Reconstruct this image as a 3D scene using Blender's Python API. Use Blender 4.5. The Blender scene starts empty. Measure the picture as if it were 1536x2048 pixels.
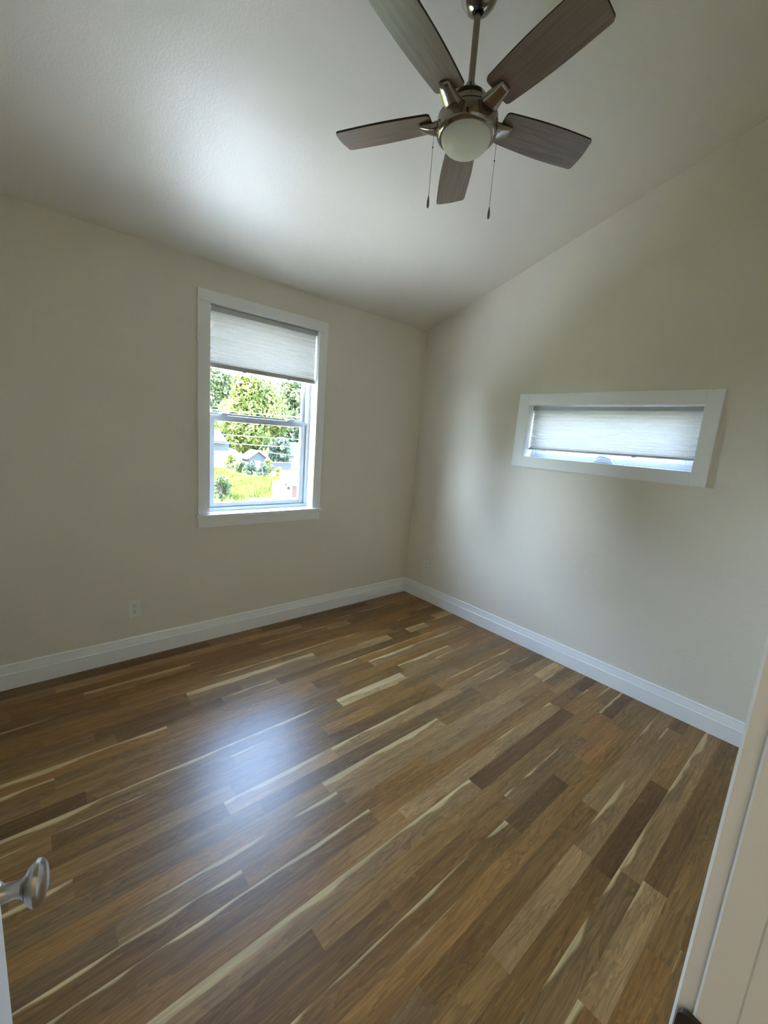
import bpy, bmesh, math, random
from mathutils import Vector, Matrix
random.seed(7)
sc = bpy.context.scene
col = sc.collection
PI = math.pi

# ------------------------------------------------------------------ camera
cd = bpy.data.cameras.new('camera')
cam = bpy.data.objects.new('camera', cd); col.objects.link(cam)
cd.sensor_fit = 'VERTICAL'; cd.sensor_height = 36.0; cd.lens = 840.04 / 2048 * 36.0
cd.clip_start = 0.02; cd.clip_end = 600
rv = Vector((0.75553663, -0.65065025, 0.07628001))
uv_ = Vector((0.05814407, 0.18258122, 0.98147))
fv = Vector((0.652521, 0.73710131, -0.17577825))
m = Matrix((rv, uv_, -fv)).transposed().to_4x4()
m.translation = (0, 0, 1.5)
cam.matrix_world = m
sc.camera = cam

# ------------------------------------------------------------------ light
SKY = 2.25
SUN = 5.0
w = bpy.data.worlds.new('world'); sc.world = w; w.use_nodes = True
wn = w.node_tree.nodes; wl = w.node_tree.links
bg = wn['Background']
wtc = wn.new('ShaderNodeTexCoord'); wsep = wn.new('ShaderNodeSeparateXYZ'); wl.new(wtc.outputs['Generated'], wsep.inputs[0])
ramp = wn.new('ShaderNodeValToRGB')
ramp.color_ramp.elements[0].position = 0.0; ramp.color_ramp.elements[0].color = (0.70, 0.86, 1.0, 1)
ramp.color_ramp.elements[1].position = 0.75; ramp.color_ramp.elements[1].color = (0.34, 0.56, 1.0, 1)
wl.new(wsep.outputs[2], ramp.inputs[0]); wl.new(ramp.outputs[0], bg.inputs[0]); bg.inputs[1].default_value = SKY

sd = bpy.data.lights.new('sun', 'SUN'); sd.energy = SUN; sd.angle = math.radians(0.6)
sd.color = (1.0, 0.95, 0.86)
sun = bpy.data.objects.new('sun', sd); col.objects.link(sun)
sun.rotation_euler = Vector((0.62, 0.06, -0.78)).to_track_quat('-Z', 'Y').to_euler()
sun.location = (-8, -2, 14)

def portal(name, loc, nrm, sx, sy):
    d = bpy.data.lights.new(name, 'AREA'); d.shape = 'RECTANGLE'; d.size = sx; d.size_y = sy
    d.cycles.is_portal = True
    o = bpy.data.objects.new(name, d); col.objects.link(o); o.location = loc
    o.rotation_euler = Vector(nrm).to_track_quat('-Z', 'Z').to_euler()
portal('window_portal', (1.3437, 3.03, 1.566), (0, -1, 0), 0.82, 1.36)
portal('awning_portal', (3.06, 1.185, 1.62), (-1, 0, 0), 1.08, 0.42)

sc.view_settings.view_transform = 'Standard'
sc.view_settings.look = 'None'
sc.view_settings.gamma = 1.0
sc.view_settings.use_curve_mapping = False
sc.view_settings.exposure = 4.68
sc.cycles.use_denoising = True
sc.cycles.max_bounces = 12
sc.cycles.diffuse_bounces = 8
sc.cycles.glossy_bounces = 5
sc.cycles.transmission_bounces = 6
sc.cycles.transparent_max_bounces = 12
sc.cycles.caustics_reflective = False
sc.cycles.caustics_refractive = False
sc.cycles.sample_clamp_indirect = 20.0

# ------------------------------------------------------------------ materials
def mat(name, base=(.8, .8, .8), rough=.5, metal=0., spec=.5, bump=None, noise=None, coat=0., transl=0.):
    """bump=(scale,strength,dist)  noise=(scale,colour2,contrast lo,hi)"""
    mt = bpy.data.materials.new(name); mt.use_nodes = True
    nt = mt.node_tree; N = nt.nodes; L = nt.links
    b = N['Principled BSDF']
    b.inputs['Base Color'].default_value = (*base, 1)
    b.inputs['Roughness'].default_value = rough
    b.inputs['Metallic'].default_value = metal
    b.inputs['Specular IOR Level'].default_value = spec
    b.inputs['Coat Weight'].default_value = coat
    tc = N.new('ShaderNodeTexCoord')
    if noise:
        n = N.new('ShaderNodeTexNoise'); n.inputs['Scale'].default_value = noise[0]; n.inputs['Detail'].default_value = 4
        L.new(tc.outputs['Object'], n.inputs['Vector'])
        mr = N.new('ShaderNodeMapRange'); mr.inputs[1].default_value = noise[2]; mr.inputs[2].default_value = noise[3]
        L.new(n.outputs['Fac'], mr.inputs[0])
        mx = N.new('ShaderNodeMix'); mx.data_type = 'RGBA'
        mx.inputs[6].default_value = (*base, 1); mx.inputs[7].default_value = (*noise[1], 1)
        L.new(mr.outputs[0], mx.inputs[0]); L.new(mx.outputs[2], b.inputs['Base Color'])
    if bump:
        n = N.new('ShaderNodeTexNoise'); n.inputs['Scale'].default_value = bump[0]; n.inputs['Detail'].default_value = 3
        L.new(tc.outputs['Object'], n.inputs['Vector'])
        bp = N.new('ShaderNodeBump'); bp.inputs['Strength'].default_value = bump[1]; bp.inputs['Distance'].default_value = bump[2]
        L.new(n.outputs['Fac'], bp.inputs['Height']); L.new(bp.outputs[0], b.inputs['Normal'])
    if transl:
        t = N.new('ShaderNodeBsdfTranslucent'); t.inputs[0].default_value = (*base, 1)
        ms = N.new('ShaderNodeMixShader'); ms.inputs[0].default_value = transl
        L.new(b.outputs[0], ms.inputs[1]); L.new(t.outputs[0], ms.inputs[2])
        if noise: L.new(mx.outputs[2], t.inputs[0])
        L.new(ms.outputs[0], N['Material Output'].inputs[0])
    return mt

WALLC = (.775, .72, .615)
M = {}
M['wall'] = mat('greige_wall_paint', WALLC, .42, bump=(95, .22, .004))
M['ceiling'] = mat('greige_ceiling_paint', (.75, .70, .60), .40, bump=(110, .25, .004))
M['hall'] = mat('hall_paint', (.7, .66, .57), .7)
M['trim'] = mat('white_trim_paint', (.88, .885, .865), .35, bump=(30, .02, .002))
M['door'] = mat('white_door_paint', (.78, .79, .80), .35, bump=(30, .02, .002))
M['vinyl'] = mat('white_vinyl', (.50, .51, .53), .30, bump=(40, .01, .001))
M['rail'] = mat('blind_rail_grey', (.50, .49, .46), .45, bump=(40, .01, .001))
M['fabric'] = mat('blind_fabric', (.86, .85, .83), .8, transl=.205, noise=(160, (.80, .79, .78), .4, .7))
M['nickel'] = mat('brushed_nickel', (.30, .26, .22), .15, 1.0, bump=(300, .03, .001))
M['nickel2'] = mat('satin_nickel', (.52, .49, .45), .28, 1.0, bump=(300, .02, .001))
M['slot'] = mat('dark_slot', (.012, .01, .008), .6, bump=(50, .01, .001))
M['bronze'] = mat('dark_bronze', (.06, .045, .035), .45, .6, bump=(200, .05, .001))
M['opal'] = mat('opal_glass', (.82, .83, .76), .35, bump=(20, .005, .001))
M['plate'] = mat('outlet_plastic', (.82, .81, .75), .35, bump=(20, .005, .001))
M['chain'] = mat('chain_metal', (.25, .22, .18), .35, .9, bump=(400, .1, .001))
M['edge'] = mat('dark_blade_edge', (.022, .014, .012), .5, bump=(100, .02, .001))
M['fob'] = mat('fob_wood', (.20, .16, .12), .4, .3, bump=(100, .02, .001))

def glass():
    mt = bpy.data.materials.new('window_glass'); mt.use_nodes = True
    nt = mt.node_tree; N = nt.nodes; L = nt.links
    N.remove(N['Principled BSDF'])
    t = N.new('ShaderNodeBsdfTransparent'); t.inputs[0].default_value = (.965, .975, .97, 1)
    g = N.new('ShaderNodeBsdfGlossy'); g.inputs['Roughness'].default_value = .02
    lw = N.new('ShaderNodeLayerWeight'); lw.inputs[0].default_value = .5
    pw = N.new('ShaderNodeMath'); pw.operation = 'POWER'; pw.inputs[1].default_value = 5; L.new(lw.outputs['Facing'], pw.inputs[0])
    f = N.new('ShaderNodeMapRange'); f.inputs[3].default_value = .04; f.inputs[4].default_value = 1.0; L.new(pw.outputs[0], f.inputs[0])
    ms = N.new('ShaderNodeMixShader')
    L.new(f.outputs[0], ms.inputs[0]); L.new(t.outputs[0], ms.inputs[1]); L.new(g.outputs[0], ms.inputs[2])
    L.new(ms.outputs[0], N['Material Output'].inputs[0])
    return mt
M['glass'] = glass()

def blade_mat():
    mt = bpy.data.materials.new('driftwood_blade'); mt.use_nodes = True
    nt = mt.node_tree; N = nt.nodes; L = nt.links; b = N['Principled BSDF']
    uvn = N.new('ShaderNodeUVMap'); uvn.uv_map = 'UVMap'
    mp = N.new('ShaderNodeMapping'); mp.inputs['Scale'].default_value = (5, 75, 1)
    L.new(uvn.outputs[0], mp.inputs[0])
    n = N.new('ShaderNodeTexNoise'); n.inputs['Scale'].default_value = 1.0; n.inputs['Detail'].default_value = 6; n.inputs['Distortion'].default_value = .6
    L.new(mp.outputs[0], n.inputs['Vector'])
    cr = N.new('ShaderNodeValToRGB'); e = cr.color_ramp.elements
    e[0].position = .28; e[0].color = (.110, .068, .048, 1)
    e[1].position = .74; e[1].color = (.235, .160, .120, 1)
    L.new(n.outputs['Fac'], cr.inputs[0]); L.new(cr.outputs[0], b.inputs['Base Color'])
    b.inputs['Roughness'].default_value = .45; b.inputs['Specular IOR Level'].default_value = 1.0; b.inputs['Coat Weight'].default_value = .6; b.inputs['Coat Roughness'].default_value = .38
    return mt
M['blade'] = blade_mat()

def floor_mat():
    mt = bpy.data.materials.new('oak_planks'); mt.use_nodes = True
    nt = mt.node_tree; N = nt.nodes; L = nt.links; b = N['Principled BSDF']
    uvn = N.new('ShaderNodeUVMap'); uvn.uv_map = 'UVMap'
    uv2 = N.new('ShaderNodeUVMap'); uv2.uv_map = 'Local'
    at = N.new('ShaderNodeAttribute'); at.attribute_name = 'tone'
    sp = N.new('ShaderNodeAttribute'); sp.attribute_name = 'sap'
    def mapping(s):
        q = N.new('ShaderNodeMapping'); q.inputs['Scale'].default_value = s; L.new(uvn.outputs[0], q.inputs[0]); return q
    def noise(s, detail, dist):
        n = N.new('ShaderNodeTexNoise'); n.inputs['Scale'].default_value = 1; n.inputs['Detail'].default_value = detail
        n.inputs['Distortion'].default_value = dist; L.new(mapping(s).outputs[0], n.inputs['Vector']); return n
    def rng(src, a, b_, c, d):
        r = N.new('ShaderNodeMapRange'); r.inputs[1].default_value = a; r.inputs[2].default_value = b_
        r.inputs[3].default_value = c; r.inputs[4].default_value = d; L.new(src, r.inputs[0]); return r.outputs[0]
    def math_(op, a, b_=None):
        q = N.new('ShaderNodeMath'); q.operation = op
        for i, v in enumerate((a, b_)):
            if v is None: continue
            if isinstance(v, (int, float)): q.inputs[i].default_value = v
            else: L.new(v, q.inputs[i])
        return q.outputs[0]
    fine = noise((4, 95, 1), 6, .5)
    cath = noise((1.7, 15, 1), 3, 1.8)
    rings = math_('FRACT', math_('MULTIPLY', cath.outputs['Fac'], 9.0))
    ringsv = rng(rings, 0, 1, .76, 1.15)
    finev = rng(fine.outputs['Fac'], .3, .7, .74, 1.20)
    big = rng(noise((1.1, 8, 1), 2, .4).outputs['Fac'], .3, .7, .80, 1.22)
    mul = math_('MULTIPLY', math_('MULTIPLY', finev, ringsv), big)
    # knots and mineral streaks
    mn = rng(noise((2.5, 26, 1), 2, .8).outputs['Fac'], .70, .80, 1.0, .45)
    mul = math_('MULTIPLY', mul, mn)
    vm = N.new('ShaderNodeVectorMath'); vm.operation = 'SCALE'
    L.new(at.outputs['Color'], vm.inputs[0]); L.new(mul, vm.inputs['Scale'])
    # sapwood edge
    sx = N.new('ShaderNodeSeparateXYZ'); L.new(uv2.outputs[0], sx.inputs[0])
    sn = rng(noise((2.6, .5, 1), 2, .2).outputs['Fac'], .3, .7, -.26, .22)
    t = math_('ADD', math_('SUBTRACT', sx.outputs[1], 1.0), math_('ADD', math_('MULTIPLY', sp.outputs['Fac'], 1.0), sn))
    sapm = rng(t, 0, .10, 0, 1)
    sapm = math_('MULTIPLY', sapm, rng(sp.outputs['Fac'], .01, .06, 0, 1))
    mx = N.new('ShaderNodeMix'); mx.data_type = 'RGBA'
    L.new(sapm, mx.inputs[0]); L.new(vm.outputs[0], mx.inputs[6])
    vs = N.new('ShaderNodeVectorMath'); vs.operation = 'SCALE'; vs.inputs[0].default_value = (.52, .37, .175); L.new(finev, vs.inputs['Scale'])
    L.new(vs.outputs[0], mx.inputs[7])
    # hairline joints
    ed = math_('MINIMUM', sx.outputs[1], math_('SUBTRACT', 1.0, sx.outputs[1]))
    jl = rng(ed, .0, .02, .72, 1.0)
    fin = N.new('ShaderNodeVectorMath'); fin.operation = 'SCALE'; L.new(mx.outputs[2], fin.inputs[0]); L.new(jl, fin.inputs['Scale'])
    L.new(fin.outputs[0], b.inputs['Base Color'])
    b.inputs['Roughness'].default_value = .35; b.inputs['Specular IOR Level'].default_value = .40
    bp = N.new('ShaderNodeBump'); bp.inputs['Strength'].default_value = .05; bp.inputs['Distance'].default_value = .002
    L.new(fine.outputs['Fac'], bp.inputs['Height']); L.new(bp.outputs[0], b.inputs['Normal'])
    return mt
M['floor'] = floor_mat()

# outdoors
M['grass'] = mat('sunlit_grass', (0.07118, 0.07294, 0.0135), .9, spec=.1, noise=(.5, (0.03162, 0.04131, 0.0081), .42, .62))
M['blades'] = mat('grass_blades', (0.07905, 0.08266, 0.01575), .8, spec=.1, noise=(.6, (0.03689, 0.0486, 0.009), .42, .62), transl=.3)
M['concrete'] = mat('pale_concrete', (.80, .78, .72), .9, spec=.1, noise=(2, (.74, .72, .66), .4, .6))
M['gravel'] = mat('pale_gravel', (0.25, 0.24, 0.215), .95, spec=.1, noise=(9, (0.2, 0.19, 0.17), .4, .6))
M['lf_light'] = mat('light_leaves', (0.115, 0.1218, 0.0252), .6, spec=.2, noise=(1.2, (0.0506, 0.0672, 0.01584), .4, .62), transl=.35)
M['lf_mid'] = mat('mid_leaves', (0.0612, 0.0756, 0.0252), .6, spec=.2, noise=(1.2, (0.0252, 0.0396, 0.01584), .4, .62), transl=.3)
M['lf_dark'] = mat('dark_leaves', (0.0408, 0.0578, 0.0324), .6, spec=.2, noise=(1.2, (0.01904, 0.0306, 0.0216), .4, .62), transl=.25)
M['lf_blue'] = mat('blue_needles', (0.04125, 0.05775, 0.0616), .7, spec=.1, noise=(1.0, (0.02888, 0.04125, 0.0484), .4, .62))
M['bark'] = mat('bark', (0.03, 0.0225, 0.015), .9, noise=(8, (0.015, 0.011, 0.008), .4, .6))
M['whitewall'] = mat('white_siding', (0.189, 0.1845, 0.1755), .8, noise=(3, (0.1755, 0.171, 0.162), .4, .6))
M['sage'] = mat('sage_siding', (0.02268, 0.0252, 0.02268), .8, noise=(3, (0.02016, 0.02268, 0.02016), .4, .6))
M['greyroof'] = mat('grey_shingles', (0.02945, 0.02945, 0.03135), .9, noise=(6, (0.0228, 0.0228, 0.0247), .4, .6))
M['greywall'] = mat('grey_boards', (0.02125, 0.02125, 0.0225), .8, noise=(4, (0.015, 0.015, 0.017), .4, .6))
M['paleroof'] = mat('pale_membrane', (0.0483, 0.04935, 0.0525), .8, noise=(2, (0.042, 0.04305, 0.0462), .4, .6))
M['brown'] = mat('brown_fascia', (0.0165, 0.0105, 0.0075), .7, noise=(6, (0.012, 0.0075, 0.006), .4, .6))
M['red'] = mat('red_shutter', (0.0532, 0.0154, 0.0084), .6, noise=(6, (0.042, 0.0126, 0.007), .4, .6))
M['blue'] = mat('blue_canopy_cloth', (0.01, 0.035, 0.11), .6, noise=(3, (0.0075, 0.03, 0.095), .4, .6))
M['carbody'] = mat('silver_car_paint', (0.0245, 0.0245, 0.02712), .3, .2, noise=(2, (0.021, 0.021, 0.02363), .4, .6), coat=.4)
M['carred'] = mat('tail_light_red', (.16, .02, .02), .3, bump=(20, .02, .001))
M['tyre'] = mat('tyre_rubber', (.012, .012, .012), .8, bump=(30, .1, .002))
M['darkglass'] = mat('dark_glass', (.015, .018, .022), .1, bump=(3, .005, .001))
M['wire'] = mat('cable_sheath', (0.0896, 0.0896, 0.0952), .5, bump=(10, .01, .001))

# ------------------------------------------------------------------ mesh helpers
class MB:
    def __init__(s): s.bm = bmesh.new(); s.mi = 0; s.smooth = False
    def face(s, vs):
        f = s.bm.faces.new(vs); f.material_index = s.mi; f.smooth = s.smooth; return f
    def poly(s, pts): return s.face([s.bm.verts.new(Vector(p)) for p in pts])
    def box(s, a, b, T=None):
        (x0, y0, z0), (x1, y1, z1) = a, b
        P = [(x0, y0, z0), (x1, y0, z0), (x1, y1, z0), (x0, y1, z0), (x0, y0, z1), (x1, y0, z1), (x1, y1, z1), (x0, y1, z1)]
        if T: P = [T(Vector(p)) for p in P]
        v = [s.bm.verts.new(Vector(p)) for p in P]
        for f in ((0, 3, 2, 1), (4, 5, 6, 7), (0, 1, 5, 4), (1, 2, 6, 5), (2, 3, 7, 6), (3, 0, 4, 7)): s.face([v[i] for i in f])
        return v
    def prism(s, pts, d):
        """extrude planar polygon pts by vector d"""
        d = Vector(d)
        a = [s.bm.verts.new(Vector(p)) for p in pts]; b = [s.bm.verts.new(Vector(p) + d) for p in pts]
        s.face(a[::-1]); s.face(b)
        n = len(pts)
        for i in range(n): s.face([a[i], a[(i + 1) % n], b[(i + 1) % n], b[i]])
        return a, b
    def lathe(s, prof, n=32, T=None, cap=True):
        """prof: list of (r,z)"""
        T = T or (lambda p: p)
        rings = []
        for r, z in prof:
            if r < 1e-6: rings.append([s.bm.verts.new(T(Vector((0, 0, z))))])
            else: rings.append([s.bm.verts.new(T(Vector((r * math.cos(2 * PI * i / n), r * math.sin(2 * PI * i / n), z)))) for i in range(n)])
        for A, B in zip(rings, rings[1:]):
            for i in range(n):
                j = (i + 1) % n
                if len(A) == 1 and len(B) == 1: continue
                if len(A) == 1: s.face([A[0], B[j], B[i]])
                elif len(B) == 1: s.face([A[i], A[j], B[0]])
                else: s.face([A[i], A[j], B[j], B[i]])
        if cap:
            if len(rings[0]) > 1: s.face(rings[0][::-1])
            if len(rings[-1]) > 1: s.face(rings[-1])
    def tube(s, pts, r, n=8):
        pts = [Vector(p) for p in pts]; rings = []
        for i, p in enumerate(pts):
            t = (pts[min(i + 1, len(pts) - 1)] - pts[max(i - 1, 0)]).normalized()
            a = t.orthogonal().normalized(); b = t.cross(a)
            rr = r[i] if isinstance(r, (list, tuple)) else r
            rings.append([s.bm.verts.new(p + rr * (math.cos(2 * PI * k / n) * a + math.sin(2 * PI * k / n) * b)) for k in range(n)])
        for i in range(1, len(rings)):   # untwist
            A, B = rings[i - 1], rings[i]
            best = min(range(n), key=lambda q: sum((A[k].co - B[(k + q) % n].co).length for k in range(n)))
            rings[i] = B[best:] + B[:best]
        for A, B in zip(rings, rings[1:]):
            for k in range(n): s.face([A[k], A[(k + 1) % n], B[(k + 1) % n], B[k]])
        s.face(rings[0][::-1]); s.face(rings[-1])
    def build(s, name, mats, parent=None, origin=None, bevel=0, kind=None, autosmooth=False):
        if parent is not None:
            o0 = Vector(parent['_w']) if '_w' in parent else Vector((0, 0, 0))
            org = o0 if origin is None else Vector(origin)
        else:
            o0 = Vector((0, 0, 0)); org = Vector(origin) if origin is not None else Vector((0, 0, 0))
        bmesh.ops.recalc_face_normals(s.bm, faces=s.bm.faces)
        bmesh.ops.translate(s.bm, verts=s.bm.verts, vec=-org)
        for e in s.bm.edges:
            if len(e.link_faces) == 2 and e.calc_face_angle(0) > math.radians(34): e.smooth = False
        me = bpy.data.meshes.new(name); s.bm.to_mesh(me); s.bm.free()
        for mm in (mats if isinstance(mats, (list, tuple)) else [mats]): me.materials.append(mm)
        o = bpy.data.objects.new(name, me); col.objects.link(o)
        if parent is not None: o.parent = parent
        o.location = org - o0
        o['_w'] = list(org)
        if kind: o['kind'] = kind
        if bevel:
            md = o.modifiers.new('bevel', 'BEVEL'); md.width = bevel; md.segments = 2; md.limit_method = 'ANGLE'; md.angle_limit = math.radians(40)
        return o

def tag(o, label, cat, group=None, kind=None):
    o['label'] = label; o['category'] = cat
    if group: o['group'] = group
    if kind: o['kind'] = kind
    return o
def empty(name, loc, label, cat, group=None, kind=None):
    o = bpy.data.objects.new(name, None); col.objects.link(o); o.location = loc; o['_w'] = list(loc)
    o.empty_display_size = .1
    return tag(o, label, cat, group, kind)

# ------------------------------------------------------------------ room numbers (metres, camera foot at the origin)
X0, Y0 = 2.8671, 2.8404        # right wall, back wall
CZ, SL = 2.4627, 0.3208        # ceiling height at back wall, slope
XL = -0.60                     # left wall
YN0, YN1 = -0.083, 0.0165       # wall with the doorway
def cz(y): return CZ + SL * (Y0 - y)
JR, JL = 0.465, -0.212         # jamb faces
W1 = dict(l=.8764, r=1.8076, t=2.2981, ol=.9509, or_=1.7364, ot=2.228, ob=.9037, ap=.8139)
W2 = dict(n=.5781, f=1.7975, t=1.8877, b=1.3591, on=.6559, of=1.7128, ot=1.8067, ob=1.4384)

# ------------------------------------------------------------------ floor planks
def build_floor():
    PW, PY = .0747, .414
    C = dict(mid=(.262, .140, .044), warm=(.268, .132, .036), dark=(.138, .066, .020), brown=(.190, .096, .028), light=(.298, .170, .066),
             tan=(.350, .202, .080), pale=(.42, .262, .108), orange=(.335, .152, .050), grey=(.215, .120, .045))
    special = {  # row: list of (x0, x1, tone, sapwood)
        3: [(-.30, 1.42, 'brown', .16), (2.029, 2.465, 'orange', 0)],
        6: [(-.35, 1.468, 'light', .30)],
        11: [(.92, 1.665, 'tan', .35), (2.55, 3.0, 'light', 0)],
        0: [(.99, 1.55, 'tan', 0), (1.55, 2.7, 'light', .1)],
        -1: [(.75, 1.525, 'brown', 0), (1.525, 2.18, 'dark', 0), (2.18, 3.0, 'mid', 0)],
        -2: [(1.59, 2.85, 'light', .25)],
        9: [(1.395, 2.2, 'light', 0)],
        7: [(1.1, 2.345, 'light', .15)],
        10: [(2.55, 2.84, 'pale', 0), (.14, .945, 'grey', .12)],
        15: [(1.90, 2.175, 'light', 0)],
        20: [(1.715, 2.72, 'light', .35)],
        17: [(1.30, 1.80, 'pale', .5), (-.2, .50, 'mid', .25), (.5, 1.30, 'grey', .2)],
        24: [(.64, 1.46, 'light', .5)],
        28: [(.20, .745, 'light', .35), (1.75, 1.96, 'pale', .2)],
        13: [(.55, 1.067, 'tan', .3), (1.08, 1.98, 'light', .1), (1.99, 2.54, 'light', .2)],
        18: [(1.85, 2.36, 'light', .25)],
        23: [(1.78, 2.08, 'tan', .2), (2.27, 2.49, 'pale', .3)],
        5: [(.6, 1.9, 'mid', 0)], 2: [(.2, 1.25, 'warm', .1), (1.25, 2.3, 'warm', 0)],
        21: [(-.13, .485, 'warm', .3)], 14: [(-.1, .60, 'mid', 0), (1.1, 1.9, 'brown', 0)],
    }
    rnd = random.Random(21)
    bm = bmesh.new()
    u1 = bm.loops.layers.uv.new('UVMap'); u2 = bm.loops.layers.uv.new('Local')
    tone = bm.loops.layers.float_color.new('tone'); sap = bm.loops.layers.float_color.new('sap')
    xa, xb = -1.45, X0 + .01
    for k in range(-26, 33):
        y0 = PY + k * PW; y1 = min(y0 + PW, Y0 + .005)
        if y0 >= y1: continue
        cuts = sorted(special.get(k, []))
        x = xa - rnd.random() * .9; segs = []; ci = 0
        while x < xb:
            if ci < len(cuts) and cuts[ci][0] - x < .18:
                s = cuts[ci]; segs.append((x if segs else s[0], s[1], s[2], s[3])); x = s[1]; ci += 1; continue
            ln = rnd.choice([.3, .45, .6, .8, .95, 1.15, 1.4]) * (0.85 + .3 * rnd.random())
            nx = x + ln
            if ci < len(cuts) and nx > cuts[ci][0] - .18: nx = cuts[ci][0]
            t = rnd.choices(['mid', 'warm', 'brown', 'light', 'grey', 'tan', 'dark'], [34, 22, 24, 8, 14, 2, 3])[0]
            segs.append((x, nx, t, rnd.choice([0, 0, 0, 0, 0, .06, .16]))); x = nx
        for a, b, t, s in segs:
            a = max(a, xa); b = min(b, xb)
            if b - a < .001: continue
            vs = [bm.verts.new((a, y0, 0)), bm.verts.new((b, y0, 0)), bm.verts.new((b, y1, 0)), bm.verts.new((a, y1, 0))]
            f = bm.faces.new(vs)
            j = .93 + .14 * rnd.random(); c = [q * j for q in C[t]]
            ox, oy = rnd.random() * 50, rnd.random() * 50
            for lp in f.loops:
                x_, y_ = lp.vert.co.x, lp.vert.co.y
                lp[u1].uv = (x_ + ox, y_ - y0 + oy); lp[u2].uv = ((x_ - a) / (b - a), (y_ - y0) / PW)
                lp[tone] = (*c, 1); lp[sap] = (s, s, s, 1)
    ext = bm.faces[:]
    # slab below
    def q(p): return bm.verts.new(p)
    z = -.12; ya = PY - 26 * PW; yb = Y0 + .005
    f = bm.faces.new([q((xa, ya, z)), q((xa, yb, z)), q((xb, yb, z)), q((xb, ya, z))])
    for lp in f.loops: lp[tone] = (.2, .15, .1, 1)
    me = bpy.data.meshes.new('floor'); bm.to_mesh(me); bm.free(); me.materials.append(M['floor'])
    o = bpy.data.objects.new('floor', me); col.objects.link(o)
    tag(o, 'brown oak plank floor with pale sapwood streaks and a window glare', 'floor', kind='structure')
build_floor()

# ------------------------------------------------------------------ walls
TW = .17
m_ = MB()   # back wall with window opening
zt = CZ + .10
for (xa, xb, za, zb) in ((XL - .15, W1['ol'] - .02, -.12, zt), (W1['or_'] + .02, X0 + TW, -.12, zt), (W1['ol'] - .02, W1['or_'] + .02, -.12, W1['ob'] - .022), (W1['ol'] - .02, W1['or_'] + .02, W1['ot'] + .02, zt)):
    m_.box((xa, Y0, za), (xb, Y0 + TW, zb))
tag(m_.build('wall_back', M['wall']), 'greige wall with the tall window and lower ceiling edge', 'wall', kind='structure')

m_ = MB()   # right wall: sloped top, opening for awning window
def rw(y0, y1, z0, z1=None):
    t0 = cz(y0) + .05 if z1 is None else z1; t1 = cz(y1) + .05 if z1 is None else z1
    m_.prism([(X0, y0, z0), (X0, y1, z0), (X0, y1, t1), (X0, y0, t0)], (TW, 0, 0))
rw(-1.3, W2['on'] - .02, -.12); rw(W2['of'] + .02, Y0, -.12)
rw(W2['on'] - .02, W2['of'] + .02, -.12, W2['ob'] - .02); rw(W2['on'] - .02, W2['of'] + .02, W2['ot'] + .02)
tag(m_.build('wall_right', M['wall']), 'greige wall with the small wide window under the sloping ceiling', 'wall', kind='structure')

m_ = MB(); m_.prism([(XL, -.083, -.12), (XL, Y0, -.12), (XL, Y0, cz(Y0) + .05), (XL, -.083, cz(-.083) + .05)], (-.15, 0, 0))
tag(m_.build('wall_left', M['wall']), 'greige wall left of the doorway, out of the frame', 'wall', kind='structure')

m_ = MB()   # near wall with doorway
DT = 2.05
m_.box((XL, YN0, -.12), (JL - .02, YN1, cz(YN1) + .05)); m_.box((JR + .02, YN0, -.12), (X0, YN1, cz(YN1) + .05)); m_.box((JL - .02, YN0, DT), (JR + .02, YN1, cz(YN1) + .05))
tag(m_.build('wall_near', M['wall']), 'greige wall around the doorway the photo is taken from', 'wall', kind='structure')

m_ = MB(); m_.prism([(XL - .15, 3.35, cz(3.35)), (XL - .15, YN0, cz(YN0)), (XL - .15, YN0, cz(YN0) + .2), (XL - .15, 3.35, cz(3.35) + .2)], (X0 - XL + .15 + TW + .2, 0, 0))
tag(m_.build('ceiling', M['ceiling']), 'greige textured sloping ceiling rising toward the viewer', 'ceiling', kind='structure')

# hallway behind the viewer
m_ = MB()
m_.box((-1.45, -1.45, -.12), (-1.30, YN0, 2.6)); m_.box((1.7, -1.45, -.12), (1.85, YN0, 2.6)); m_.box((-1.45, -1.6, -.12), (1.85, -1.45, 2.6))
m_.box((-1.45, -1.45, 2.44), (1.85, YN0, 2.6)); m_.box((-1.45, YN0 - .06, -.12), (XL, YN0, 2.6))
tag(m_.build('wall_hall', M['hall']), 'painted hallway walls behind the open doorway', 'wall', kind='structure')

# baseboards
def baseboard(name, a, b, nrm, label):
    """profile extruded from a to b, nrm points into the room"""
    a = Vector(a); b = Vector(b); n = Vector(nrm)
    prof = [(0, 0), (.0155, 0), (.0155, .088), (.0125, .092), (.0125, .096), (.007, .128), (.0075, .134), (.005, .1408), (0, .1408)]
    mm = MB(); mm.prism([a + n * d + Vector((0, 0, z)) for d, z in prof], b - a)
    return tag(mm.build(name, M['trim']), label, 'baseboard', kind='structure')
baseboard('baseboard_back', (XL, Y0, 0), (X0, Y0, 0), (0, -1, 0), 'white stepped baseboard under the tall window wall')
baseboard('baseboard_right', (X0, Y0 - .0155, 0), (X0, YN1, 0), (-1, 0, 0), 'white stepped baseboard along the right wall below the wide window')

# ------------------------------------------------------------------ window 1 (tall, back wall)
def ring(mm, x0, x1, z0, z1, wl, wr, wb, wt, ya, yb, axis='y'):
    """rectangular frame of four bars between depth ya..yb; axis y: x/z plane; axis x: y/z plane"""
    def bx(a0, a1, c0, c1):
        if axis == 'y': mm.box((a0, ya, c0), (a1, yb, c1))
        else: mm.box((ya, a0, c0), (yb, a1, c1))
    bx(x0, x0 + wl, z0, z1); bx(x1 - wr, x1, z0, z1); bx(x0 + wl, x1 - wr, z0, z0 + wb); bx(x0 + wl, x1 - wr, z1 - wt, z1)

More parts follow.
